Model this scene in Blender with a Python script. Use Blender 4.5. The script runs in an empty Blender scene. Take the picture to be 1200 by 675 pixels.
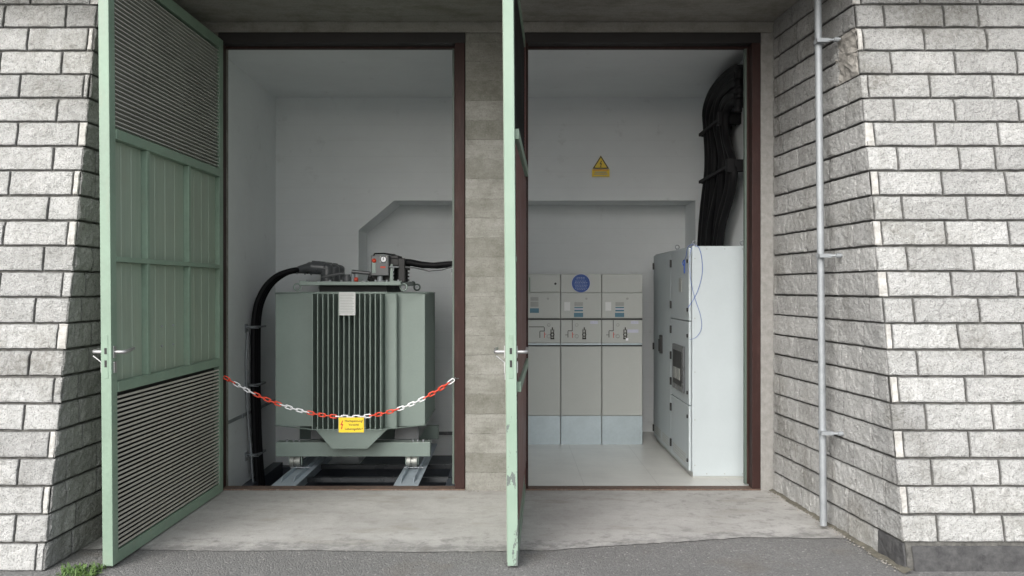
import bpy, math, random
from mathutils import Vector, Matrix, noise
random.seed(7)
C = bpy.context.scene.collection
F = 1052.0; CX = 597.0; CY = 338.0; CH = 1.6
def P(px, py, d):
    return Vector(((px-CX)*d/F, d, CH-(py-CY)*d/F))
def PX(px, py, X):                       # the point of the plane x = X seen at that place
    return P(px, py, X*F/(px-CX))

# ------------------------------------------------------------------ mesh builder
class MB:
    def __init__(s): s.v=[]; s.f=[]; s.m=[]; s.sm=[]; s.t=[]
    def add(s, vs, fs, mi=0, smooth=False, tone=1.0):
        b=len(s.v); s.v += [tuple(p) for p in vs]; s.t += [tone]*len(vs)
        for f in fs: s.f.append(tuple(b+i for i in f)); s.m.append(mi); s.sm.append(smooth)
        return s
    def box(s, x0,x1,y0,y1,z0,z1, mi=0, tone=1.0):
        if x0>x1: x0,x1=x1,x0
        if y0>y1: y0,y1=y1,y0
        if z0>z1: z0,z1=z1,z0
        vs=[(x0,y0,z0),(x1,y0,z0),(x1,y1,z0),(x0,y1,z0),(x0,y0,z1),(x1,y0,z1),(x1,y1,z1),(x0,y1,z1)]
        return s.add(vs,[(0,3,2,1),(4,5,6,7),(0,1,5,4),(1,2,6,5),(2,3,7,6),(3,0,4,7)],mi,False,tone)
    def cyl(s, p0,p1,r0,r1=None,n=16,caps=True,mi=0):
        if r1 is None: r1=r0
        p0=Vector(p0); p1=Vector(p1); d=(p1-p0).normalized()
        a=d.orthogonal().normalized(); b=d.cross(a)
        vs=[]
        for p,r in ((p0,r0),(p1,r1)):
            for i in range(n):
                t=2*math.pi*i/n; vs.append(p+a*(r*math.cos(t))+b*(r*math.sin(t)))
        s.add(vs,[(i,(i+1)%n,n+(i+1)%n,n+i) for i in range(n)],mi,True)
        if caps:
            s.add(vs[:n],[tuple(reversed(range(n)))],mi); s.add(vs[n:],[tuple(range(n))],mi)
        return s
    def tube(s, pts, r, n=8, mi=0, closed=False, caps=True):
        pts=[Vector(p) for p in pts]; N=len(pts); vs=[]
        up=None
        for i,p in enumerate(pts):
            a=pts[i-1] if (i>0 or closed) else p; b=pts[(i+1)%N] if (i<N-1 or closed) else p
            d=(b-a).normalized()
            if up is None: up=d.orthogonal().normalized()
            up=(up-d*up.dot(d)).normalized(); w=d.cross(up)
            rr=r[i] if isinstance(r,(list,tuple)) else r
            for k in range(n):
                t=2*math.pi*k/n; vs.append(p+up*(rr*math.cos(t))+w*(rr*math.sin(t)))
        fs=[]
        for i in range(N if closed else N-1):
            j=(i+1)%N
            for k in range(n): fs.append((i*n+k,i*n+(k+1)%n,j*n+(k+1)%n,j*n+k))
        s.add(vs,fs,mi,True)
        if caps and not closed:
            s.add(vs[:n],[tuple(reversed(range(n)))],mi); s.add(vs[-n:],[tuple(range(n))],mi)
        return s
    def prism(s, poly, vec, mi=0):        # polygon (3-D points) swept along vec
        vec=Vector(vec); a=[Vector(p) for p in poly]; b=[p+vec for p in a]; n=len(a)
        return s.add(a+b,[tuple(reversed(range(n))),tuple(range(n,2*n))]+[(i,(i+1)%n,n+(i+1)%n,n+i) for i in range(n)],mi)
    def ring(s, c, ax, R, r, n=20, m=8, mi=0):
        c=Vector(c); ax=Vector(ax).normalized(); a=ax.orthogonal().normalized(); b=ax.cross(a)
        return s.tube([c+a*(R*math.cos(2*math.pi*i/n))+b*(R*math.sin(2*math.pi*i/n)) for i in range(n)],r,m,mi,True)
    def ball(s, c, r, n=12, m=8, mi=0, sz=(1,1,1)):
        vs=[];fs=[]
        for j in range(m+1):
            ph=math.pi*j/m
            for i in range(n):
                t=2*math.pi*i/n; vs.append((c[0]+r*sz[0]*math.sin(ph)*math.cos(t),c[1]+r*sz[1]*math.sin(ph)*math.sin(t),c[2]+r*sz[2]*math.cos(ph)))
        for j in range(m):
            for i in range(n): fs.append((j*n+i,(j+1)*n+i,(j+1)*n+(i+1)%n,j*n+(i+1)%n))
        return s.add(vs,fs,mi,True)
    def grid(s, pts, nu, nv, mi=0, tone=1.0, smooth=False):
        return s.add(pts,[(j*nu+i,j*nu+i+1,(j+1)*nu+i+1,(j+1)*nu+i) for j in range(nv-1) for i in range(nu-1)],mi,smooth,tone)
    def warp(s, fn): s.v=[tuple(fn(*p)) for p in s.v]; return s
def obj(name, mb, mats, parent=None, bevel=0, loc=None, fix=True):
    me=bpy.data.meshes.new(name); me.from_pydata(mb.v,[],mb.f)
    for m in (mats if isinstance(mats,(list,tuple)) else [mats]): me.materials.append(m)
    me.polygons.foreach_set('material_index',mb.m); me.polygons.foreach_set('use_smooth',mb.sm)
    a=me.attributes.new('tone','FLOAT','POINT'); a.data.foreach_set('value',mb.t)
    me.update()
    o=bpy.data.objects.new(name,me); C.objects.link(o)
    if fix:
        import bmesh
        b=bmesh.new(); b.from_mesh(me); bmesh.ops.recalc_face_normals(b,faces=b.faces); b.to_mesh(me); b.free()
    if parent: o.parent=parent
    if loc: o.location=loc
    if bevel:
        md=o.modifiers.new('bevel','BEVEL'); md.width=bevel; md.segments=2; md.limit_method='ANGLE'; md.harden_normals=False
    return o
def tag(o,label=None,cat=None,group=None,kind=None):
    if label: o['label']=label
    if cat: o['category']=cat
    if group: o['group']=group
    if kind: o['kind']=kind
    return o
def empty(name,loc=(0,0,0),rz=0,**k):
    o=bpy.data.objects.new(name,None); C.objects.link(o); o.location=loc; o.rotation_euler=(0,0,rz); o.empty_display_size=.1
    return tag(o,**k)
def text_mb(s,size,mat,origin,parent,name='lettering',align='CENTER',bold=0.0,width=None):
    cu=bpy.data.curves.new(name,'FONT'); cu.body=s; cu.size=size; cu.align_x=align; cu.extrude=.0004; cu.offset=bold
    o=bpy.data.objects.new(name,cu); C.objects.link(o)
    bpy.context.view_layer.update()
    me=bpy.data.meshes.new_from_object(o); bpy.data.objects.remove(o)
    me.materials.clear(); me.materials.append(mat)
    xs=[v.co.x for v in me.vertices]; w=max(xs)-min(xs); k=(width/w) if width else 1
    for v in me.vertices:
        x,y,z=v.co; v.co=(origin[0]+x*k,origin[1]-z,origin[2]+y)
    r=bpy.data.objects.new(name,me); C.objects.link(r); r.parent=parent
    return r

def smooth(pts,n=6):
    pts=[Vector(p) for p in pts]; out=[]
    for i in range(len(pts)-1):
        p0=pts[max(0,i-1)];p1=pts[i];p2=pts[i+1];p3=pts[min(len(pts)-1,i+2)]
        for j in range(n):
            t=j/n; out.append(.5*((2*p1)+(-p0+p2)*t+(2*p0-5*p1+4*p2-p3)*t*t+(-p0+3*p1-3*p2+p3)*t**3))
    return out+[pts[-1]]
def islands(mb):
    p=list(range(len(mb.v)))
    def fd(a):
        while p[a]!=a: p[a]=p[p[a]]; a=p[a]
        return a
    seen={}
    for i,v in enumerate(mb.v):
        k=tuple(round(c,6) for c in v)
        if k in seen: p[fd(i)]=fd(seen[k])
        else: seen[k]=i
    for f in mb.f:
        for v in f[1:]: p[fd(v)]=fd(f[0])
    out={}
    for f,m,sm in zip(mb.f,mb.m,mb.sm):
        q,mp=out.setdefault(fd(f[0]),(MB(),{}))
        for v in f:
            if v not in mp: mp[v]=len(q.v); q.v.append(mb.v[v]); q.t.append(mb.t[v])
        q.f.append(tuple(mp[v] for v in f)); q.m.append(m); q.sm.append(sm)
    return [q for q,_ in out.values()]

# ------------------------------------------------------------------ materials
class N:
    def __init__(s,name):
        s.m=bpy.data.materials.new(name); s.m.use_nodes=True; s.t=s.m.node_tree; s.b=s.t.nodes['Principled BSDF']
        s.co=s.t.nodes.new('ShaderNodeTexCoord').outputs['Object']
    def n(s,ty,**k):
        x=s.t.nodes.new(ty)
        for a,b in k.items():
            if a.startswith('i_'): s.set(x.inputs[a[2:].replace('_',' ')],b)
            else: setattr(x,a,b)
        return x
    def set(s,inp,v):
        if isinstance(v,bpy.types.NodeSocket): s.t.links.new(v,inp)
        else: inp.default_value=v
    def map(s,scale=(1,1,1),src=None,loc=(0,0,0)):
        x=s.n('ShaderNodeMapping'); s.set(x.inputs['Vector'],src or s.co); x.inputs['Scale'].default_value=scale; x.inputs['Location'].default_value=loc
        return x.outputs[0]
    def noise(s,sc,det=4,rough=.55,src=None,dist=0):
        x=s.n('ShaderNodeTexNoise',i_Scale=sc,i_Detail=det,i_Roughness=rough,i_Distortion=dist); s.set(x.inputs['Vector'],src or s.co); return x.outputs['Fac']
    def vor(s,sc,src=None,feat='F1',out='Distance'):
        x=s.n('ShaderNodeTexVoronoi',feature=feat,i_Scale=sc); s.set(x.inputs['Vector'],src or s.co); return x.outputs[out]
    def ramp(s,fac,a,b,va=0.0,vb=1.0):
        x=s.n('ShaderNodeMapRange'); s.set(x.inputs['Value'],fac)
        for k,v in (('From Min',a),('From Max',b),('To Min',va),('To Max',vb)): s.set(x.inputs[k],v)
        return x.outputs[0]
    def math(s,op,a,b=0.0):
        x=s.n('ShaderNodeMath',operation=op); s.set(x.inputs[0],a); s.set(x.inputs[1],b); return x.outputs[0]
    def mix(s,fac,a,b,mode='MIX'):
        x=s.n('ShaderNodeMix',data_type='RGBA',blend_type=mode); s.set(x.inputs[0],fac)
        for i,v in ((6,a),(7,b)): s.set(x.inputs[i],v if isinstance(v,bpy.types.NodeSocket) else (*v,1.0))
        return x.outputs[2]
    def gray(s,v):
        x=s.n('ShaderNodeCombineColor')
        for i in range(3): s.set(x.inputs[i],v)
        return x.outputs[0]
    def sep(s):
        x=s.n('ShaderNodeSeparateXYZ'); s.set(x.inputs[0],s.co); return x.outputs
    def bump(s,h,st,dist=.01,prev=None):
        x=s.n('ShaderNodeBump',i_Strength=st,i_Distance=dist); s.set(x.inputs['Height'],h)
        if prev: s.set(x.inputs['Normal'],prev)
        return x.outputs[0]
    def out(s,col=None,rough=None,metal=None,normal=None,spec=None):
        if col is not None: s.set(s.b.inputs['Base Color'],col if isinstance(col,bpy.types.NodeSocket) else (*col,1))
        if rough is not None: s.set(s.b.inputs['Roughness'],rough)
        if metal is not None: s.set(s.b.inputs['Metallic'],metal)
        if normal is not None: s.set(s.b.inputs['Normal'],normal)
        if spec is not None: s.set(s.b.inputs['Specular IOR Level'],spec)
        return s.m
def paint(name,col,rough=.45,metal=0,var=.12,sc=3.0,bump=.05,dirt=None,spec=None):
    n=N(name); a=n.noise(sc,5,.6); b=n.noise(sc*14,3,.6)
    f=n.math('ADD',n.ramp(a,.3,.7,-var,var),n.ramp(b,.3,.7,1-var*.4,1+var*.4))
    c=n.mix(1.0,col,n.gray(f),'MULTIPLY')
    if dirt:
        d=n.ramp(n.noise(sc*2.2,6,.7,n.map((2.5,2.5,.5))),.52,.72,0,dirt[1]); c=n.mix(d,c,dirt[0])
    return n.out(c,n.ramp(a,.3,.7,rough-.06,rough+.08),metal,n.bump(b,bump,.002) if bump else None,spec)

def m_gpanel():
    n=N('green_sheet'); st=n.noise(2,5,.7,n.map((22,22,1.0))); a=n.noise(2.5,5,.65); f=n.noise(60,3,.7)
    c=n.mix(n.ramp(st,.35,.65),(.235,.295,.235),(.30,.365,.295))
    c=n.mix(n.ramp(a,.5,.72,0,.45),c,(.27,.29,.22)); c=n.mix(n.ramp(f,.62,.75,0,.3),c,(.36,.37,.31))
    return n.out(c,n.ramp(st,.3,.7,.35,.55),0,n.bump(a,.3,.01),.4)
def m_stone():
    n=N('split_face_stone'); at=n.n('ShaderNodeAttribute',attribute_name='tone').outputs['Fac']
    big=n.noise(1.7,5,.65); mid=n.noise(30,6,.7,dist=.6); fine=n.noise(110,4,.75); spk=n.noise(210,2,.6); lump=n.noise(55,3,.6)
    base=n.mix(n.ramp(n.noise(5,4,.6),.35,.65),(.475,.478,.468),(.555,.556,.545))
    c=n.mix(n.ramp(mid,.48,.66,0,.5),base,(.25,.25,.235))
    c=n.mix(n.ramp(fine,.53,.64,0,.65),c,(.15,.15,.145))
    c=n.mix(n.ramp(spk,.6,.74,0,.4),c,(.70,.70,.68))
    c=n.mix(n.math('MULTIPLY',n.ramp(big,.52,.68,0,.75),n.ramp(mid,.35,.6,.3,1)),c,(.22,.215,.19))
    sk=n.noise(2.5,5,.65,n.map((3.5,3.5,.35),loc=(2,5,1))); c=n.mix(n.ramp(sk,.54,.72,0,.38),c,(.25,.245,.225))
    yl=n.noise(.9,3,.6,n.map(loc=(4,2,8))); c=n.mix(n.ramp(yl,.6,.75,0,.3),c,(.34,.30,.22))
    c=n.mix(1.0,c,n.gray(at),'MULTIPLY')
    h=n.math('ADD',n.math('MULTIPLY',mid,1.0),n.math('ADD',n.math('MULTIPLY',fine,.35),n.math('MULTIPLY',lump,.5)))
    return n.out(c,.9,0,n.bump(h,1.0,.022),.2)
def m_mortar(name,a,b,bs=.5):
    n=N(name); x=n.noise(18,6,.7); y=n.noise(90,3,.6)
    return n.out(n.mix(n.ramp(x,.35,.65),a,b),.92,0,n.bump(n.math('ADD',x,n.math('MULTIPLY',y,.4)),bs,.01),.2)
def m_board(name,a,b,dark=.5,bw=.155):
    n=N(name); x,y,z=n.sep()
    t=n.math('ADD',n.math('ADD',z,y),n.math('MULTIPLY',n.noise(1.6,3),.03))
    q=n.math('DIVIDE',t,bw); fl=n.math('FLOOR',q); fr=n.math('FRACT',q)
    wn=n.n('ShaderNodeTexWhiteNoise',noise_dimensions='1D'); n.set(wn.inputs['W'],fl)
    grain=n.noise(2,6,.7,n.map((1.6,16,16))); blot=n.noise(4.5,7,.72,n.map((.8,1,1))); fine=n.noise(75,5,.75); mid=n.noise(16,5,.7)
    c=n.mix(n.math('ADD',n.math('MULTIPLY',wn.outputs['Value'],.75),n.ramp(mid,.35,.65,0,.35)),a,b)
    c=n.mix(n.ramp(grain,.45,.7,0,.3),c,tuple(v*.62 for v in a))
    c=n.mix(n.ramp(blot,.46,.66,0,dark),c,(a[0]*.52,a[1]*.50,a[2]*.44))
    c=n.mix(n.ramp(fine,.52,.68,0,.5),c,tuple(v*.5 for v in a))
    c=n.mix(n.ramp(fine,.42,.30,0,.35),c,tuple(min(1,v*1.4) for v in b))
    j=n.math('MULTIPLY',n.math('LESS_THAN',fr,.04),n.ramp(mid,.45,.6,0,1))
    c=n.mix(n.math('MULTIPLY',j,.45),c,tuple(v*.4 for v in a))
    pit=n.ramp(n.vor(24),.03,.12,0,1)
    h=n.math('ADD',n.math('ADD',n.math('MULTIPLY',grain,.4),n.math('MULTIPLY',fine,.5)),n.math('ADD',n.math('MULTIPLY',wn.outputs['Value'],.35),n.math('MULTIPLY',pit,.3)))
    h=n.math('ADD',h,n.math('MULTIPLY',mid,.6))
    h=n.math('SUBTRACT',h,n.math('MULTIPLY',j,.5))
    return n.out(c,.9,0,n.bump(h,.7,.008),.2)
def m_plaster():
    n=N('white_painted_concrete'); x,y,z=n.sep()
    a=n.noise(1.1,5,.6); s=n.noise(2,5,.65,n.map((1,1,9))); f=n.noise(60,4,.7)
    c=n.mix(n.ramp(a,.35,.7),(.76,.785,.79),(.70,.725,.73))
    c=n.mix(n.ramp(s,.52,.75,0,.3),c,(.68,.69,.69))
    sm=n.noise(5,6,.72,n.map(loc=(1,2,3))); c=n.mix(n.ramp(sm,.60,.74,0,.4),c,(.46,.465,.46))
    fr=n.math('FRACT',n.math('DIVIDE',n.math('ADD',z,y),.165)); j=n.math('LESS_THAN',fr,.03)
    h=n.math('ADD',n.math('MULTIPLY',s,.7),n.math('ADD',n.math('MULTIPLY',f,.3),n.math('MULTIPLY',j,.5)))
    c=n.mix(n.math('MULTIPLY',j,.12),c,(.45,.46,.46))
    return n.out(c,.75,0,n.bump(h,.35,.005),.3)
def asph(n):
    v=n.vor(95); vc=n.vor(95,out='Color'); big=n.noise(1.1,6,.65); f=n.noise(170,4,.8); md=n.noise(22,5,.7)
    s=n.n('ShaderNodeSeparateColor'); n.set(s.inputs[0],vc)
    c=n.mix(n.ramp(s.outputs[0],0,1,0,1),(.17,.17,.168),(.26,.258,.25))
    c=n.mix(n.ramp(big,.4,.7,0,.4),c,(.14,.138,.135))
    c=n.mix(n.ramp(f,.5,.66,0,.6),c,(.075,.075,.074))
    c=n.mix(n.ramp(md,.55,.72,0,.5),c,(.25,.245,.235))
    c=n.mix(n.math('MULTIPLY',n.math('GREATER_THAN',s.outputs[1],.985),.6),c,(.42,.41,.39))
    st=n.noise(1.7,4,.6,n.map(loc=(5,5,0))); c=n.mix(n.ramp(st,.56,.74,0,.4),c,(.17,.135,.10))
    return c,n.math('ADD',n.math('MULTIPLY',v,-.9),n.math('MULTIPLY',f,.6))
def m_asphalt():
    n=N('asphalt'); c,h=asph(n)
    return n.out(c,.85,0,n.bump(h,.9,.01),.3)
def m_apron():
    n=N('worn_concrete'); big=n.noise(1.7,6,.68,n.map((.9,1.3,1))); mid=n.noise(9,6,.72); f=n.noise(150,5,.8)
    c=n.mix(n.ramp(big,.36,.62),(.455,.448,.432),(.36,.353,.338))
    c=n.mix(n.ramp(mid,.5,.68,0,.45),c,(.25,.24,.22))
    c=n.mix(n.ramp(f,.5,.66,0,.55),c,(.21,.205,.195))
    st=n.noise(2.0,5,.65,n.map((.8,1.8,1),loc=(3,1,0))); c=n.mix(n.ramp(st,.54,.68,0,.5),c,(.26,.245,.205))
    sp=n.noise(13,3,.6,n.map((1,2.2,1),loc=(1,7,0))); c=n.mix(n.ramp(sp,.66,.72,0,.55),c,(.16,.155,.145))
    x,y,z=n.sep(); edge=n.math('ADD',n.ramp(y,5.50,5.95,1,0),n.ramp(mid,.35,.65,-.55,.25))
    edge=n.math('SUBTRACT',edge,n.ramp(x,.3,1.5,0,-.5))
    a,_=asph(n); c=n.mix(n.ramp(edge,.4,1.0,0,.8),c,a)
    return n.out(c,.9,0,n.bump(n.math('ADD',mid,n.math('MULTIPLY',f,.6)),.45,.007),.25)
def m_greenchip():
    n=N('chipped_light_green_paint'); a=n.noise(4,4,.6); ch=n.noise(9,5,.7,n.map((1,1,.45))); x,y,z=n.sep()
    low=n.ramp(z,1.6,.3,-.1,.075)
    k=n.math('GREATER_THAN',n.math('ADD',ch,low),.60)
    c=n.mix(n.ramp(a,.3,.7),(.25,.335,.27),(.215,.30,.235))
    c=n.mix(k,c,(.12,.14,.13))
    return n.out(c,.5,0,n.bump(n.math('MULTIPLY',k,-1.0),.3,.002),.4)
M=dict(
 stone=m_stone(), core=m_mortar('dark_joint',(.06,.06,.057),(.15,.147,.138)), mortar=m_mortar('light_mortar',(.55,.545,.52),(.33,.32,.30),.9),
 rubble=m_mortar('broken_mortar',(.34,.325,.30),(.23,.22,.20),1.0), render=m_mortar('grey_render',(.30,.295,.28),(.22,.215,.205),.4), bitumen=m_mortar('bitumen_coat',(.05,.05,.052),(.09,.09,.09),.7),
 board=m_board('board_marked_concrete',(.175,.172,.150),(.30,.297,.275)), soffit=m_board('weathered_soffit_concrete',(.27,.262,.235),(.33,.32,.295),.6),
 plaster=m_plaster(), asphalt=m_asphalt(), apron=m_apron(),
 gchip=m_greenchip(),
 green=paint('green_paint',(.195,.275,.21),.45,dirt=((.25,.26,.20),.35)), gpanel=m_gpanel(),
 slat=paint('cream_louvre',(.42,.405,.36),.5,var=.1,dirt=((.25,.22,.17),.5)), black=paint('black_paint',(.012,.012,.012),.5,var=.1),
 shadeslat=paint('shaded_louvre',(.38,.38,.35),.5,var=.1),  # upper slats: shade put into a darker, greyer slat colour
 brown=paint('red_brown_paint',(.030,.012,.010),.55,var=.15,dirt=((.08,.045,.04),.4),spec=.25), sill=paint('rusty_sill',(.11,.07,.052),.7,var=.3,sc=9,dirt=((.26,.24,.21),.7),bump=.3),
 darkseal=paint('dark_green_seal',(.09,.12,.10),.5), redbrown=paint('red_brown_door_paint',(.11,.032,.026),.45,var=.2), faint=paint('faint_print',(.33,.39,.55),.5), headp=paint('near_black_brown_paint',(.010,.008,.008),.6,var=.2), trafo=paint('grey_green_enamel',(.225,.28,.252),.38,var=.05), wheel=paint('cast_wheel',(.28,.29,.27),.4,metal=.6),
 galv=paint('galvanised_steel',(.31,.33,.345),.6,metal=.4,var=.15,sc=8), galvm=paint('galvanised_rail',(.40,.46,.51),.55,metal=.2,var=.12,sc=8),
 chrome=paint('brushed_chrome',(.40,.40,.40),.4,metal=.85,var=.05), rub=paint('grey_rubber',(.085,.09,.095),.28,var=.1),
 cable=paint('black_cable',(.007,.007,.008),.6,var=.1,spec=.2), cab=paint('light_grey_enamel',(.45,.50,.515),.4,var=.03,bump=.02), 
 gear=paint('warm_grey_enamel',(.43,.445,.42),.5,var=.03,bump=.02), plinth=paint('zinc_plate',(.37,.43,.455),.35,metal=.5,var=.12),
 seam_shade=paint('dark_seam_and_shade',(.02,.022,.022),.6), red=paint('red_plastic',(.75,.07,.03),.35,var=.05), white=paint('white_plastic',(.82,.82,.84),.35,var=.05),
 yellow=paint('yellow_sheet',(.80,.56,.02),.45,var=.05), blue=paint('blue_sticker',(.014,.06,.25),.5,var=.05), paper=paint('paper_label',(.62,.63,.62),.6,var=.06),
 ink=paint('black_ink',(.02,.018,.012),.5), teal=paint('teal_label',(.05,.15,.21),.4), pale=paint('pale_label',(.50,.51,.60),.5), shade=paint('grey_label',(.30,.31,.29),.5),
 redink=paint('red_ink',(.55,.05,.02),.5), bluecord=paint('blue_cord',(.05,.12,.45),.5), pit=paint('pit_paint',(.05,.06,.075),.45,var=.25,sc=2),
 dust=m_mortar('moist_dirt',(.10,.095,.08),(.16,.15,.12),.8),
)
def m_tile():
    n=N('pale_floor_tiles'); x,y,z=n.sep()
    jx=n.math('LESS_THAN',n.math('FRACT',n.math('DIVIDE',x,.6)),.008); jy=n.math('LESS_THAN',n.math('FRACT',n.math('DIVIDE',y,.6)),.008)
    j=n.math('MAXIMUM',jx,jy); a=n.noise(3,5,.6); f=n.noise(90,3,.7)
    c=n.mix(n.ramp(a,.35,.7),(.60,.60,.57),(.52,.52,.495)); c=n.mix(n.ramp(f,.55,.75,0,.3),c,(.33,.33,.31)); c=n.mix(n.math('MULTIPLY',j,.35),c,(.22,.22,.21))
    return n.out(c,.35,0,n.bump(f,.05,.002),.4)
M['tile']=m_tile()
def m_leaf():
    n=N('weed_leaf'); return n.out(n.mix(n.ramp(n.noise(20),.35,.65),(.06,.12,.03),(.11,.18,.05)),.55)
M['leaf']=m_leaf()

# ------------------------------------------------------------------ ground
b=MB(); b.box(-150,150,-150,4.2,-.3,0); b.box(-150,150,4.2,7.05,-.3,-.0005)
b=MB(); pts=[(-150,-150,0),(150,-150,0),(150,150,0),(150,7.15,0),(-150,7.15,0),(-150,150,0)]
b.add([(-150,-150,0),(150,-150,0),(150,7.15,0),(-150,7.15,0)],[(0,1,2,3)])
b.add([(-150,7.15,0),(-2.7,7.15,0),(-2.7,150,0),(-150,150,0)],[(0,1,2,3)]); b.add([(2.2,7.15,0),(150,7.15,0),(150,150,0),(2.2,150,0)],[(0,1,2,3)])
b.add([(-2.7,10.3,0),(2.2,10.3,0),(2.2,150,0),(-2.7,150,0)],[(0,1,2,3)])
tag(obj('ground',b,M['asphalt']),kind='structure')
# concrete apron with an uneven front edge
b=MB(); pts=[]; n=160
for i in range(n+1):
    x=-2.75+5.05*i/n
    yf=5.46+(.02*math.sin(x*2.3)+.035*noise.noise(Vector((x*1.4,3,0)))+.02*noise.noise(Vector((x*7,1,0)))+.012*noise.noise(Vector((x*21,1,0))))
    if x>.3: yf+=.30*min(1,(x-.3)/1.2)
    elif x>-.1: yf+=0
    pts.append((x,yf,.005)); pts.append((x,7.14,.005))
b.add(pts,[(2*i,2*i+2,2*i+3,2*i+1) for i in range(n)])
tag(obj('concrete_apron',b,M['apron']),kind='structure')

# ------------------------------------------------------------------ stone piers
def yf(z): return 5.07+.188*z
def XR(y): return 2.077+(7.14-y)*.078
def XL(y): return -2.63+(y-5)*.018
ROW=.155
def block(mb,A,B,Cc,D,nrm,th,rgh,nu,nv,mi,tone):
    A,B,Cc,D=map(Vector,(A,B,Cc,D)); nrm=Vector(nrm).normalized()
    L=(B-A).length; H=(D-A).length
    def par(n,Ln):
        e=.004/Ln; e2=.014/Ln
        inner=[e2+(1-2*e2)*i/(n-1) for i in range(n)]
        return [0,e]+inner+[1-e,1]
    us=par(nu,L); vs=par(nv,H); pts=[]; tl=[]
    for j,v in enumerate(vs):
        for i,u in enumerate(us):
            p=(A*(1-u)+B*u)*(1-v)+(D*(1-u)+Cc*u)*v
            eu=min(i,len(us)-1-i); ev=min(j,len(vs)-1-j); e=min(eu,ev)
            k=[-1.0,-.12,0][min(e,2)]
            q=p*9
            r=noise.noise(q)*.6+noise.noise(q*2.7+Vector((5,1,7)))*.45+noise.noise(q*6.5)*.28
            h=k*th+(rgh*r if e>=2 else (rgh*.45*r if e==1 else 0))
            w=Vector((0,0,0))
            w=(B-A)/L*(.0035*noise.noise(q*2.2+Vector((9,9,9))))+(D-A)/H*(.0026*noise.noise(q*2.2+Vector((1,19,9))))
            cn=(min(u,1-u)*L<.03)+(min(v,1-v)*H<.022)
            if cn==2 and e>0: h-=.012*max(0,noise.noise(q*.7+Vector((3,3,3)))+.15)
            pts.append(p+nrm*h+w); tl.append(tone*(.45 if e==0 else (.85 if e==1 else 1)))
    mb.grid(pts,len(us),len(vs),mi,tone,False); mb.t[-len(tl):]=tl
def pier(side):
    R=side>0; X=XR if R else XL
    mb=MB(); nk=24
    inset=.02
    top=nk*ROW
    # core
    x_in=lambda y: X(y)+side*inset
    xo=5.2*side
    def col(z): yy=yf(z)+inset; return [(x_in(yy),yy,z),(xo,yy,z),(xo,9.0,z),(2.45 if R else -2.8,9.0,z),(2.45 if R else -2.8,7.4,z),(x_in(7.095),7.095,z)] if False else [(x_in(yy),yy,z),(xo,yy,z),(xo,7.4,z),(x_in(7.10)+side*.0,7.4,z),(x_in(7.10),7.10,z)]
    a=col(-.1); t=col(top); n=len(a)
    mb.add(a+t,[tuple(range(n)),tuple(range(n,2*n))]+[(i,(i+1)%n,n+(i+1)%n,n+i) for i in range(n)],3)
    rnd=random.Random(11 if R else 5)
    for k in range(nk):
        z0=k*ROW+.0035+rnd.uniform(-.001,.001); z1=(k+1)*ROW-.0055+rnd.uniform(-.0015,.0015); cj=rnd.uniform(-.010,.019)
        # ---- front face, from the corner outwards
        nrm=Vector((0,-1,.188))
        def fp(u,z): return Vector((X(yf(z))+side*(u if u>.02 else max(u,cj)),yf(z),z))
        u=0.0; first=True
        strip=(k%2==0)
        if strip:
            w=.045+rnd.uniform(-.008,.01)
            if not(R and k==0):
                A,B,Cc,D=fp(.0,z0),fp(w,z0),fp(w,z1),fp(.0,z1)
                block(mb,A,B,Cc,D,nrm,.006+.006*rnd.random(),.010,4,9,1 if rnd.random()<.75 else 0,1)
            u=w+.004
        else: u=0
        while u<2.9:
            w=(.195 if (not strip and first) else .385)+rnd.uniform(-.012,.012)
            if rnd.random()<.06 and not first: w*=.55
            first=False
            fine=u<1.0
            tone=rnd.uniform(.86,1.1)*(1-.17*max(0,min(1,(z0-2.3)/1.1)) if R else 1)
            if rnd.random()<.1: tone*=.88
            if R and k==0:
                block(mb,fp(u,-.02),fp(u+w+.01,-.02),fp(u+w+.01,z1-.012),fp(u,z1-.012),nrm,.006,.004,8,5,2,1)
            else:
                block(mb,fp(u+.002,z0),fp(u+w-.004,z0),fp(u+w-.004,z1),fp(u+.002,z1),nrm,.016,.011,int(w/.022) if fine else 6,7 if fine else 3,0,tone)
            u+=w+.003
        # ---- inner face, from the corner to the back
        nr=Vector((-side,(-.078 if R else -.018),0))
        def ip(y,z): return Vector((X(y),y,z))
        f0,f1=yf(z0),yf(z1)
        off=.0; segs=[]
        first_w=[.16,.33,.25][k%3] if not strip else [.30,.20][(k//2)%2]
        L=7.095; y=f0+first_w+rnd.uniform(-.03,.03); cuts=[y]
        while y<L:
            y+=.365+rnd.uniform(-.02,.02)
            if y>L-.07: y=L
            cuts.append(y)
        cj2=rnd.uniform(-.006,.024); ya,yb=f0+.002+cj2,f1+.002+cj2
        for ci,c in enumerate(cuts):
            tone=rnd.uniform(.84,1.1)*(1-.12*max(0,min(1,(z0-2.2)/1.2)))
            broken=R and k in (19,20) and ci==0
            c2=c-.0035
            A,B,Cc,D=ip(ya,z0),ip(c2,z0),ip(c2,z1),ip(yb,z1)
            if broken:
                block(mb,A+Vector((0,0,-.006)),B+Vector((0,.05,-.006)),Cc+Vector((0,.05,.006)),D+Vector((0,0,.006)),nr,-.0,.03,10,8,4,1)
            else:
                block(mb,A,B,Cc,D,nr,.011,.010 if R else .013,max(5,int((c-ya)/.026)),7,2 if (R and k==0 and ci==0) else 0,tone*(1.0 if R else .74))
            ya=yb=c+.002
    return mb
pm=[M['stone'],M['mortar'],M['bitumen'],M['core'],M['rubble']]
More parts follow.
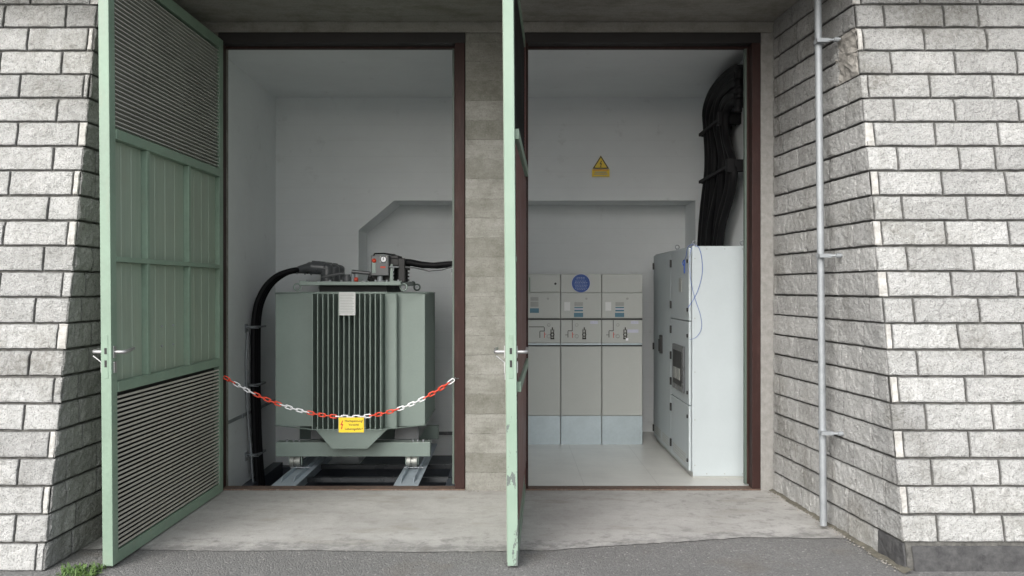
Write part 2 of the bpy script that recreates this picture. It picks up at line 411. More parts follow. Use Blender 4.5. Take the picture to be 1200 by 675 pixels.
for sd,lab in ((-1,'leaning wall pier of pale split stone blocks left of the open green louvred door'),(1,'leaning wall pier of grey split stone blocks behind the thin galvanised pole')):
    e=empty('stone_pier',((XR(6) if sd>0 else XL(6)),6,0),label=lab,cat='stone pier',group='stone piers flanking the two doorways')
    mb=pier(sd); l=e.location.copy(); mb.warp(lambda x,y,z:(x-l.x,y-l.y,z-l.z))
    # keep world-like texture position by leaving the offset in the mesh
    obj('block_facing',mb,pm,e,fix=False)

# ------------------------------------------------------------------ building
B=empty('transformer_building',(0,7.1,0),label='concrete transformer building with two tall doorways and white painted rooms inside',cat='building')
BO=Vector((0,7.1,0))
def bpart(name,mb,mat,bevel=0,parent=None):
    mb.warp(lambda x,y,z:(x,y-7.1,z)); return obj(name,mb,mat,parent or B,bevel)
LX0,LX1=-2.30,-.351; RX0,RX1=.118,1.985; HZ=3.625
bpart('pillar',MB().box(LX1,RX0,7.1,7.35,-.3,HZ-.001),M['board'],.008)
bpart('side_strip',MB().box(-2.66,LX0,7.1,7.35,-.3,HZ-.001),M['board'],.006)
bpart('side_strip',MB().box(RX1,2.2,7.098,7.35,-.3,HZ-.001),M['render'],.006)
bpart('lintel',MB().box(-5.3,5.3,7.1,7.45,3.7101,4.5).box(-2.7,2.25,7.1,7.35,HZ,3.71),M['soffit'],.004)
bpart('canopy',MB().box(-5.3,5.3,5.15,7.098,3.71,4.2),M['soffit'],.006)
# rooms
pl=M['plaster']
w=MB()
LW=-2.448; RW=2.04; BK=9.4; RB=9.95; CE=3.6
w.box(LW-.25,LW,7.351,RB+.25,-.8,CE)                      # left wall
w.box(RW,RW+.25,7.351,RB+.25,-.8,CE)
w.box(-.30,.10,7.351,BK,-.8,CE); w.box(-.30,.10,BK+.001,RB,-.8,2.52)
w.box(LW,-1.58,BK,RB,-.8,CE); w.box(1.948,RW,BK,RB,-.8,CE)
w.prism([(-1.58,BK,2.21),(-1.206,BK,2.52),(1.948,BK,2.52),(1.948,BK,CE),(-1.58,BK,CE)],(0,RB-BK,0))
w.box(LW,RW,RB,RB+.25,-.8,CE)
w.box(-1.58,-1.55,BK+.002,BK+.003,-.8,-.79)
bpart('interior_wall',w,pl,0)
bpart('ceiling',MB().box(-2.75,2.35,7.352,RB+.3,CE+.001,4.2),pl)
bpart('roof',MB().box(-2.75,2.35,7.352,RB+.3,4.21,4.5),M['soffit'])
bpart('room_floor',MB().box(.101,RW-.001,7.21,RB-.001,-.4,.012),M['tile'])
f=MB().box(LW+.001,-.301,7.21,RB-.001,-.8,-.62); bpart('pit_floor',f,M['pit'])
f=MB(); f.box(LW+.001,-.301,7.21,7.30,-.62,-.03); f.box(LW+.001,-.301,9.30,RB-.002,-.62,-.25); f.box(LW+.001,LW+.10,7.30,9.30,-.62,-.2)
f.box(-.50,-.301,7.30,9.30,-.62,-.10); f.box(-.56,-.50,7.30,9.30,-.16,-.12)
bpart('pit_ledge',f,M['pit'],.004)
f=MB(); f.box(-1.9,-.5,8.15,8.20,-.16,-.12); f.box(-1.9,-.5,8.75,8.80,-.16,-.12); bpart('pit_grating_bar',f,M['rub'])
# threshold strip behind the sill of right room
# door frames
def frame(x0,x1,pw,pwl,label):
    e=bpy.data.objects.new('door_frame',None); C.objects.link(e); e.parent=B; e['label']=label
    a=MB(); a.box(x0,x1,7.088,7.20,HZ-.085,HZ-.003); bpart('frame_head',a,M['headp'],.004,e)  # head in near-black brown, darker than the posts
    a=MB(); a.box(x0+.02,x1-.02,7.205,7.25,HZ-.10,HZ-.004); bpart('frame_stop',a,M['brown'],.003,e)
    a=MB(); a.box(x1-pw,x1-.002,7.088,7.20,.018,HZ-.0865); a.box(x1-pw-.012,x1-pw+.03,7.202,7.24,.03,HZ-.10); bpart('frame_post',a,M['brown'],.004,e)
    a=MB(); a.box(x0+.002,x0+pwl,7.088,7.20,.018,HZ-.0865); bpart('frame_post',a,M['brown'],.004,e)
    a=MB(); a.box(x0,x1,7.085,7.208,-.012,.016); bpart('sill',a,M['sill'],.005,e)
    a=MB(); a.box(x1-pw-.028,x1-pw-.0125,7.206,7.25,.03,HZ-.1); bpart('seal_strip',a,M['darkseal'],0,e)
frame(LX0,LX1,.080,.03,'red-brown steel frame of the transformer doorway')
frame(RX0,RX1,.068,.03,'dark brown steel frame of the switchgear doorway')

# ------------------------------------------------------------------ doors
W=1.91; T=.06; DZ0=.015; DZ1=3.54
def door(label,loc,ang,chip,inner_brown):
    d=empty('louvred_door',loc,math.radians(ang),label=label,cat='door',group='open green steel doors')
    def sh(x,y,z): return (x,y-.008*(z-1.6)*(x/W),z)
    def part(name,mb,mat,bv=.002,parent=None,lab=None):
        mb.warp(sh); o=obj(name,mb,mat,parent or d,bv)
        if lab: o['label']=lab
        return o
    gm=M['gchip'] if chip else M['green']
    part('stile',MB().box(W-.075,W,-T,0,DZ0,DZ1),gm,.003)
    part('stile',MB().box(0,.085,-T,0,DZ0,DZ1),M['redbrown'] if inner_brown else gm,.003)
    if inner_brown: part('inner_sheet',MB().box(.02,W-.085,.0015,.004,.26,2.44),M['redbrown'],0)
    rm=M['green']
    for z0,z1,y1 in ((DZ1-.075,DZ1,-.001),(2.465,2.525,.006),(1.755,1.785,.004),(1.0,1.06,.006),(DZ0,.085,-.001)):
        part('rail',MB().box(.086,W-.076,-T+.001,y1+(.016 if inner_brown and y1==.006 else 0),z0,z1),rm,.002)
    for u in (1.396,.704):
        for z0,z1 in ((1.061,1.754),(1.786,2.464)):
            part('mullion',MB().box(u-.019,u+.019,-T+.002,.004,z0,z1),rm,.002)
    # ribbed sheet panels
    cols=[(.086,.681),(.727,1.373),(1.419,W-.076)]
    for (z0,z1) in ((1.061,1.754),(1.786,2.464)):
        for a,bq in cols:
            q=MB(); q.box(a,bq,-.050,-.034,z0,z1)
            nrib=max(3,round((bq-a)/.15)); 
            for i in range(1,nrib+0):
                u=a+(bq-a)*i/nrib
                q.prism([(u-.006,-.034,z0),(u-.002,-.0305,z0),(u+.002,-.0305,z0),(u+.006,-.034,z0)],(0,0,z1-z0))
            part('sheet_panel',q,M['brown'] if inner_brown else M['gpanel'],0)
    # louvres
    for z0,z1,mt in ((2.526,DZ1-.076,M['shadeslat']),(.086,.999,M['slat'])):
        q=MB(); z=z0+.004; pit=.0262
        while z+.02<z1:
            a_,b_=.087,W-.077; lp_=.012 if z0<1 else .018
            q.prism([(a_,-.006,z+(.0075 if z0<1 else .0135)),(a_,-.006,z+.021),(a_,-.042,z+.004),(a_,-.042,z+.0015),(a_,-.009,z+.0165),(a_,-.009,z+(.0075 if z0<1 else .0135))],(b_-a_,0,0))
            z+=pit
        lv=part('louvre_panel',q,(M['gpanel'] if inner_brown and z0<1 else (M['black'] if inner_brown else mt)),0)
        part('insect_screen',MB().box(.087,W-.077,-.055,-.045,z0,z1),M['black'],0,lv)
    part('cover_sheet',MB().box(.02,W-.02,-T-.0045,-T-.0015,.03,DZ1-.02),M['gpanel'],0)
    # lock, levers
    hz=1.235
    l=part('lock_plate',MB().box(W-.0005,W+.0025,-.044,-.018,hz-.15,hz+.10),M['green'],.001)
    k=MB(); k.box(W+.001,W+.0035,-.038,-.024,hz-.01,hz+.025); k.box(W+.001,W+.0035,-.038,-.024,hz-.085,hz-.045); part('latch_bolt',k,M['black'],0,l)
    for sgn,yb in ((1,0.0),(-1,-T-.0045)):
        k=MB(); k.box(W-.055,W-.022,yb,yb+sgn*.006,hz-.035,hz+.035); k.box(W-.055,W-.022,yb,yb+sgn*.008,hz-.12,hz-.055); 
        e=part('handle_plate',k,M['chrome'],.002)
        k=MB(); u=W-.040
        k.tube([(u,yb,hz),(u,yb+sgn*.03,hz),(u,yb+sgn*.05,hz),(u-.012,yb+sgn*.058,hz+.001),(u-.05,yb+sgn*.059,hz+.004),(u-.13,yb+sgn*.056,hz+.012)],[.011,.011,.011,.012,.011,.009],10)
        part('handle',k,M['chrome'],0,e)
    # hinges
    for z in (.4,1.75,3.15): part('hinge',MB().cyl((-.006,-.02,z-.06),(-.006,-.02,z+.06),.011,n=12),gm,0)
    # small padlock bracket on the outer side
    k=MB(); k.tube([(W-.03,-T-.006,hz-.16),(W-.03,-T-.008,hz-.06),(W-.03,-T-.058,hz-.022)],.0045,6); part('pull_bracket',k,M['chrome'],0)
    # screw heads
    if not inner_brown:
        q=MB()
        for u,z in ((1.12,1.35),(1.12,1.22),(.93,1.35),(.93,1.22)): q.cyl((u,-.034,z),(u,-.024,z),.006,n=8)
        part('screw',q,M['galv'],0)
    return d
door('wide open green louvred door beside the left stone pier, its ribbed inner side in full view',(-2.241,7.03,0),-90-1.0,False,False)
door('green door seen edge on between the two doorways, paint chipped, red-brown inner side',(.128,7.03,0),-90-2.75,True,True)

# ------------------------------------------------------------------ transformer
TR=Vector((-1.41,8.5,0))
tr=empty('power_transformer',TR,label='grey-green finned power transformer standing on two steel rails behind the chain',cat='transformer')
def tp(name,mb,mat,bv=0,parent=None,lab=None):
    mb.warp(lambda x,y,z:(x-TR.x,y-TR.y,z))
    if name in ('base_beam','fin_tie_rod','beam_bolt','fork','crossmember','lid_bolt','clamp_ring'):
        for q in islands(mb): o=obj(name,q,mat,parent or tr,bv)
        return o
    o=obj(name,mb,mat,parent or tr,bv)
    if lab: o['label']=lab
    return o
g=M['trafo']
tp('tank',MB().box(-1.73,-1.08,7.95,9.12,.36,1.57),g,.004)
tp('neck',MB().box(-1.70,-1.10,8.03,9.08,1.5705,1.6275),M['seam_shade'])  # near-black neck: the shade under the lid is put into its colour
for i in range(14):
    x=-1.702+i*.0454; tp('front_fin',MB().box(x-.0045,x+.0045,7.75,7.951,.377,1.562),g,.002)
for s,xa,xb in ((-1,-2.084,-1.729),(1,-1.081,-.753)):
    for i in range(22):
        y=8.0+i*.0505
        tp('side_fin',MB().box(xa,xb,y-.003,y+.003,.372,1.565),g,.002)
q=MB()
for z in (.382,1.558):
    q.tube([(-2.086,9.06,z),(-2.086,7.995,z),(-1.70,7.745,z),(-1.112,7.745,z),(-.751,7.995,z),(-.751,9.06,z)],.0045,6)
tp('fin_tie_rod',q,g)
q=MB(); q.box(-1.112+.01,-.99,7.90,7.951,.36,1.56); tp('flange',q,g,.012)
tp('base_skirt',MB().prism([(-1.69,7.80,.376),(-1.06,7.80,.376),(-1.235,7.80,.205),(-1.545,7.80,.205)],(0,.16,0)),g,.004)
q=MB(); q.prism([(-2.08,7.98,.105),(-2.08,8.06,.105),(-2.08,8.06,.216),(-2.08,8.10,.216),(-2.08,8.10,.232),(-2.08,7.98,.232)],(1.375,0,0)); q.box(-2.08,-.705,8.9,9.0,.105,.232); tp('base_beam',q,g,.004)
q=MB(); q.box(-1.80,-1.70,8.12,8.9,.233,.355); q.box(-1.04,-.82,8.12,8.9,.233,.355); tp('crossmember',q,M['rub'],.004)
q=MB()
for x in (-1.99,-1.93,-1.88,-.86,-.82,-.77): q.cyl((x,8.03,.23),(x,8.03,.25),.011,n=6)
tp('beam_bolt',q,M['galv'])
for x in (-1.905,-.868):
    for y in (8.02,8.93):
        k=MB(); k.cyl((x-.045,y,.055),(x-.012,y,.055),.062,n=24); k.cyl((x-.012,y,.055),(x+.012,y,.055),.045,n=24); k.cyl((x+.012,y,.055),(x+.045,y,.055),.062,n=24)
        wv=tp('wheel',k,M['wheel'],.004)
        k=MB(); k.box(x+.05,x+.058,y-.03,y+.03,.03,.12); k.box(x-.058,x-.05,y-.03,y+.03,.03,.12); tp('fork',k,g,0,wv)
lid=tp('lid',MB().box(-1.84,-.955,7.88,9.14,1.628,1.66),g,.004)
q=MB()
for i in range(9):
    for y in (7.91,9.11): q.cyl((-1.78+i*.1,y,1.66),(-1.78+i*.1,y,1.676),.010,n=6)
tp('lid_bolt',q,M['galv'],0,lid)
for x,y,s in ((-1.86,7.95,-1),(-.955,7.95,1),(-.945,9.0,1),(-1.86,9.0,-1)):
    k=MB(); k.ring((x+s*.018,y,1.612),(0,1,0),.030,.008); k.box(x-s*.09,x+s*.0,y-.006,y+.006,1.625,1.668); tp('lifting_lug',k,g,0,lid)
# rating plate
rp=tp('rating_plate',MB().box(-1.468,-1.328,7.738,7.742,1.368,1.568),M['paper'],0)
q=MB()
for i in range(13):
    z=1.55-i*.0135; q.box(-1.458,-1.338-(.03*random.random()),7.7365,7.7375,z,z+.003)
tp('printed_line',q,M['shade'],0,rp)
# high-voltage elbows
for i,y in enumerate((8.46,8.79,9.06)):
    x=-1.72
    k=MB(); k.cyl((x,y,1.66),(x,y,1.70),.062,.060,20); k.cyl((x,y,1.70),(x,y,1.79),.058,.056,20); k.ball((x,y,1.795),.058,16,10,0,(1,1,.75))
    k.tube([(x-.00,y,1.785),(x-.10,y,1.79),(x-.17,y,1.795),(x-.185,y,1.795),(x-.27,y,1.775)],[.056,.058,.056,.043,.035],16)
    k.tube([(x-.02,y,1.79),(x-.14,y,1.80)],[.062,.064],16)
    e=tp('cable_elbow',k,M['rub'],0)
    k=MB(); k.cyl((x,y,1.66),(x,y,1.668),.078,n=20); k.ring((x-.275,y,1.773),(1,0,-.2),.034,.007); tp('clamp_ring',k,M['galv'],0,e)
# low voltage and small fittings
k=MB(); k.cyl((-1.50,8.3,1.66),(-1.50,8.3,1.71),.05,n=16); k.cyl((-1.50,8.3,1.71),(-1.50,8.3,1.73),.03,n=16); k.tube([(-1.72,8.25,1.70),(-1.62,8.25,1.725),(-1.52,8.25,1.74)],.012,8); tp('tap_changer',k,M['rub'])
tp('pipe_stub',MB().cyl((-1.44,8.2,1.755),(-1.24,8.2,1.735),.018,n=12),M['rub'])
tp('fill_cap',MB().cyl((-1.43,8.22,1.66),(-1.43,8.22,1.73),.022,n=14).ball((-1.43,8.22,1.74),.02),M['galv'])
tp('drain_plug',MB().cyl((-1.405,8.15,1.68),(-1.375,8.15,1.68),.022,n=12),M['redink'])
for y in (8.35,8.62,8.89):
    k=MB(); k.cyl((-1.04,y,1.66),(-1.04,y,1.78),.035,n=14)
    for j in range(3): k.cyl((-1.04,y,1.675+j*.035),(-1.04,y,1.69+j*.035),.05,n=14)
    k.box(-1.07,-.985,y-.02,y+.02,1.78,1.88); tp('bushing',k,M['black'],.002)
k=MB(); k.box(-1.10,-.95,8.0,8.6,1.80,1.865); k.box(-1.09,-.99,8.02,8.3,1.865,1.895); k.box(-.99,-.93,7.98,8.04,1.655,1.87); tp('terminal_cover',k,M['black'],.006)
tp('support_bracket',MB().prism([(-1.062,7.96,1.66),(-1.03,7.96,1.66),(-1.035,7.96,1.815),(-1.055,7.96,1.815)],(0,.02,0)),g,.002)
tp('bracket_bolt',MB().cyl((-1.07,7.95,1.79),(-.98,7.95,1.79),.006,n=8),M['galv'])
rb=tp('protection_relay',MB().box(-1.225,-1.065,7.93,8.05,1.712,1.892),M['rub'],.008)
tp('relay_foot',MB().cyl((-1.15,7.98,1.66),(-1.15,7.98,1.713),.026,n=14).cyl((-1.15,7.98,1.66),(-1.15,7.98,1.672),.045,n=14),M['galv'],0,rb)
k=MB(); k.cyl((-1.112,7.929,1.857),(-1.112,7.922,1.857),.026,n=20); tp('gauge',k,M['white'],0,rb)
k=MB(); k.ring((-1.112,7.921,1.857),(0,1,0),.027,.004); k.box(-1.116,-1.110,7.919,7.921,1.85,1.875); tp('gauge_ring',k,M['rub'],0,rb)
tp('oil_window',MB().box(-1.215,-1.180,7.925,7.931,1.735,1.835),M['trafo'],.004,rb)
tp('float_ball',MB().ball((-1.195,7.925,1.845),.02),M['redink'],0,rb)
tp('relay_marking',MB().box(-1.14,-1.095,7.927,7.931,1.78,1.795),M['redink'],0,rb)
tp('relay_panel',MB().box(-1.145,-1.08,7.9275,7.931,1.83,1.888),M['shade'],0,rb)
tp('conduit',MB().tube([(-1.21,7.99,1.89),(-1.20,8.0,1.91),(-1.12,8.02,1.912),(-1.03,8.05,1.90),(-.98,8.1,1.87)],.008,8),M['cable'],0,rb)
k=MB(); k.tube([(-1.24,8.0,1.71),(-1.245,7.99,1.68),(-1.22,7.95,1.675)],.02,8); k.box(-1.26,-1.06,8.05,8.12,1.66,1.74); tp('junction_box',k,M['black'],.003)

# LV cables to the right
k=MB()
for j in range(5):
    y=8.05+.09*j; dz=.008*math.sin(j*2)
    pts=[Vector((-.97,y,1.84+dz)),Vector((-.90,y,1.835+dz)),Vector((-.80,y,1.815+dz)),Vector((-.68,y,1.808)),Vector((-.56,y,1.82)),Vector((-.44,y,1.825)),Vector((-.30,y,1.84))]
    k.tube(pts,.024,8)
lo=Vector((-.3,8.2,1.84)); 
o=obj('cable_bundle',k.warp(lambda x,y,z:(x-lo.x,y-lo.y,z-lo.z)),M['cable'],None,0,lo)
tag(o,'short sagging black cables leaving the right side of the transformer top','cable',group='black power cables')
k=MB(); k.tube([(-.93,8.0,1.79),(-.85,8.0,1.785),(-.72,8.0,1.755),(-.6,8.0,1.765),(-.52,8.0,1.79),(-.31,8.0,1.80)],.006,6)
tag(obj('thin_wire',k,M['rub']),'thin grey wire drooping under the short cables at the transformer top','wire')
k=MB(); k.box(-.52,-.305,8.0,8.5,1.745,1.775); k.box(-.50,-.44,7.97,8.0,1.70,1.72); k.tube([(-.50,8.0,1.87),(-.46,8.0,1.89),(-.42,8.0,1.87),(-.42,8.0,1.775)],.012,8); k.tube([(-.50,8.0,1.87),(-.50,8.0,1.775)],.007,8)
tag(obj('cable_bracket',k,M['galv'],None,.003),'steel wall bracket clamping the cable ends beside the brown frame post','bracket')

# HV cables down the left wall
cb=empty('cable_run',(-2.39,8.4,-.25),label='thick black cable curving from the transformer down the left wall',cat='cable',group='black power cables')
for j,y in enumerate((8.40,8.44,8.48)):
    d=8.4; pts=[]
    for px,py in ((353,316),(345,316.5),(335,319),(325,323),(315,331),(307,342),(301,356),(298,372),(297,392),(297,425),(297,460),(298,500),(300,540),(304,590),(306,610)):
        p=P(px,py,d); p.y=y; p.x+=(.010*j); pts.append(p-cb.location)
    pts[0]=Vector((-1.99,[8.46,8.79,9.06][j],1.773))-cb.location if j==0 else pts[0]
    if j: pts=[Vector((-1.99,[8.46,8.79,9.06][j],1.773))-cb.location]+[Vector((-2.06,y+.05,1.765))-cb.location]+pts[3:]
    k=MB().tube(smooth(pts,3),.026,12); obj('cable',k,M['cable'],cb)
for z in (1.24,.70,.05):
    k=MB(); k.box(-2.448,-2.33,8.33,8.35,z-.012,z+.012); k.box(-2.448,-2.442,8.30,8.38,z-.05,z+.03); k.box(-2.435,-2.33,8.33,8.60,z-.008,z+.008); k.ring((-2.392,8.36,z),(0,0,1),.04,.007)
    k.warp(lambda x,y,z_:(x+2.39,y-8.4,z_+.25)); obj('cable_clamp',k,M['galv'],cb,0)
k=MB(); k.box(-2.4475,-2.440,7.36,9.39,.42,.45); 
for y in (7.6,8.2,8.8): k.box(-2.440,-2.434,y,y+.03,.415,.455)
tag(obj('earthing_strip',k,M['galv']),'flat earthing strip running low along the left inner wall','metal strip')
k=MB(); k.tube([(-2.42,8.30,1.2),(-2.43,8.28,.9),(-2.425,8.30,.5),(-2.40,8.33,.1),(-2.38,8.35,-.3)],.010,6)
tag(obj('earth_wire',k,M['galv']),'thin grey earth wire hanging beside the thick cable on the left wall','wire')
k=MB(); k.tube([(-1.0,9.92,0),(-.32,9.92,0)],.018,8)
tag(obj('wall_conduit',k,M['rub']),'dark conduit low on the back wall right of the transformer','conduit')

# rails under transformer
for x0,x1,lab in ((-1.945,-1.742,'left steel rail under the transformer wheels, nearest the thick cable'),(-.948,-.745,'right steel rail under the transformer wheels, nearest the brown frame post')):
    e=empty('support_rail',((x0+x1)/2,8.2,-.05),label=lab,cat='rail',group='steel rails under the transformer')
    c=(x0+x1)/2; h=(x1-x0)/2
    obj('rail_flange',MB().box(-h,h,-.93,1.1,.034,.042),M['galvm'],e,.002)
    obj('rail_web',MB().box(-.006,.006,-.93,1.1,-.12,.034),M['galvm'],e)
    for s in (-.052,.052):
        k=MB(); k.prism([(s-.003,-.78,.042),(s-.003,-.70,.075),(s-.003,1.0,.075),(s-.003,1.0,.042)],(.006,0,0)); obj('wheel_guide',k,M['galvm'],e)
    k=MB(); k.tube([(-.085,-.28,.07),(.085,-.28,.07)],.006,6); obj('stop_bar',k,M['galv'],e)
k=MB(); k.tube([(-1.83,7.43,-.045),(-.62,7.43,-.045)],.010,8)
tag(obj('tie_bar',k,M['galv']),'thin bright tie bar linking the two rails across the pit','metal bar')

# ------------------------------------------------------------------ chain
ch=empty('barrier_chain',(-1.35,7.07,.6),label='red and white plastic chain sagging across the left doorway',cat='chain')
a=P(262.5,442,7.06); bq=P(533,444,7.06)
x0,x1=a.x,bq.x
def cz(x):
    m=P(411,489,7.06); t=(x-m.x)
    # parabola through both ends with the low point at the sign
    kl=(a.z-m.z)/(a.x-m.x)**2; kr=(bq.z-m.z)/(bq.x-m.x)**2
    return m.z+(kl if t<0 else kr)*t*t
def kz(x): return cz(x)
pos=[]; pitch=.0445
x=x0; s=0; step=.0008; pos.append((x,kz(x))); px_,pz_=x,kz(x)
while x<x1:
    x+=step; z=kz(x); s+=math.hypot(x-px_,z-pz_); px_,pz_=x,z
    if s>=pitch: pos.append((x,z)); s=0
def link_mesh(mat,face):
    k=MB(); pts=[]; hl=.025; r=.0125
    for i in range(8):
        t=-math.pi/2+math.pi*i/7; pts.append((hl-r+.004+r*math.cos(t),0,r*math.sin(t)))
    for i in range(8):
        t=math.pi/2+math.pi*i/7; pts.append((-hl+r-.004+r*math.cos(t),0,r*math.sin(t)))
    k.tube(pts,.0052,6,0,True)
    o=obj('link',k,mat); me=o.data; bpy.data.objects.remove(o); return me
LR=link_mesh(M['red'],0); LWm=link_mesh(M['white'],0)
seqs=[(262,'r'),(272,'w'),(296,'r'),(327,'w'),(363,'r'),(397,'w'),(431,'r'),(464,'w'),(497,'r'),(528,'w')]
for i in range(len(pos)-1):
    (xa,za),(xb,zb)=pos[i],pos[i+1]; cx=(xa+xb)/2; cz_=(za+zb)/2
    px=CX+cx*F/7.06; c=[q for p_,q in seqs if p_<=px][-1] if px>=262 else 'r'
    o=bpy.data.objects.new('link',LR if c=='r' else LWm); C.objects.link(o); o.parent=ch
    o.location=(cx+1.35,0,cz_-.6)
    ang=math.atan2(zb-za,xb-xa); roll=math.radians((12 if i%2==0 else 78)+random.uniform(-8,8))
    o.rotation_euler=(Matrix.Rotation(-ang,4,'Y')@Matrix.Rotation(roll,4,'X')).to_euler()
for xx,sgn in ((x0,-1),(x1,1)):
    k=MB(); k.tube([(xx+sgn*.03+1.35,.02,kz(xx)-.6),(xx+1.35,.0,kz(xx)-.6),(xx+sgn*.004+1.35,-.008,kz(xx)-.59)],.003,6); obj('hook',k,M['galv'],ch)
# warning sign on the chain
sc=P(411.7,498,7.05); sw,shh=.198/2,.118/2
sg=empty('warning_sign',(sc.x,7.05,sc.z),label='small yellow high voltage sign hanging from the middle of the chain',cat='sign',group='yellow high voltage signs')
obj('sign_plate',MB().box(-sw,sw,-.0015,.0015,-shh,shh),M['yellow'],sg,.001)
k=MB(); e=.002
for q in ((-sw+e,sw-e,shh-e-.003,shh-e),(-sw+e,sw-e,-shh+e,-shh+e+.003)): k.box(q[0],q[1],-.0022,-.0016,q[2],q[3])
for q in ((-sw+e,-sw+e+.003),(sw-e-.003,sw-e)): k.box(q[0],q[1],-.0022,-.0016,-shh+e+.0031,shh-e-.0031)
obj('border',k,M['yellow'],sg)
def bolt_poly(s,ox,oz,y):
    pts=[(.1,1),(-.35,-.05),(.02,-.02),(-.12,-.62),(-.3,-.55),(0,-1),(.2,-.45),(.03,-.55),(.35,.22),(-.02,.2),(.3,.95)]
    return MB().prism([(ox+p[0]*s,y,oz+p[1]*s) for p in pts],(0,.0006,0))
obj('lightning_bolt',bolt_poly(.036,-.074,0,-.0024),M['redink'],sg)
for s,z,wd in (('Hochspannung!',.024,.140),('Vorsicht!',-.006,.082),('Lebensgefahr!',-.039,.140)):
    text_mb(s,.025,M['ink'],(.020,-.0018,z),sg,width=wd,bold=.0004)
k=MB()
for x in (-.06,.06): k.ring((x,0,shh+.004),(1,0,0),.007,.0015,12,5)
obj('ring',k,M['galv'],sg)

# ------------------------------------------------------------------ wall sign (triangle)
wc=Vector((.956,9.396,2.87))
ws=empty('warning_sign',wc,label='yellow triangular high voltage sign with a panel below, high on the back wall',cat='sign',group='yellow high voltage signs')
obj('sign_plate',MB().prism([(-.088,-.004,-.018),(.088,-.004,-.018),(0,-.004,.122)],(0,.003,0)),M['yellow'],ws)
tri=[Vector((-.088,0,-.018)),Vector((.088,0,-.018)),Vector((0,0,.122))]; cen=sum(tri,Vector())/3
k=MB()
for i in range(3):
    A,Bv=tri[i],tri[(i+1)%3]; A2=A+(cen-A)*.24; B2=Bv+(cen-Bv)*.24; A1=A+(cen-A)*.03; B1=Bv+(cen-Bv)*.03
    k.prism([(v.x,-.0055,v.z) for v in (A1,B1,B2,A2)],(0,.001,0))
obj('black_border',k,M['ink'],ws)
obj('lightning_bolt',bolt_poly(.036,0,.030,-.0052),M['ink'],ws)
lp=obj('text_panel',MB().box(-.092,.092,-.004,-.001,-.105,-.0225),M['yellow'],ws)
k=MB(); k.box(-.08,.08,-.005,-.0042,-.035,-.028); obj('red_line',k,M['redink'],lp)
k=MB(); k.box(-.06,.06,-.005,-.0042,-.058,-.049); k.box(-.07,.07,-.005,-.0042,-.078,-.069); k.box(-.085,.085,-.005,-.0042,-.100,-.096); obj('printed_line',k,M['shade'],lp)

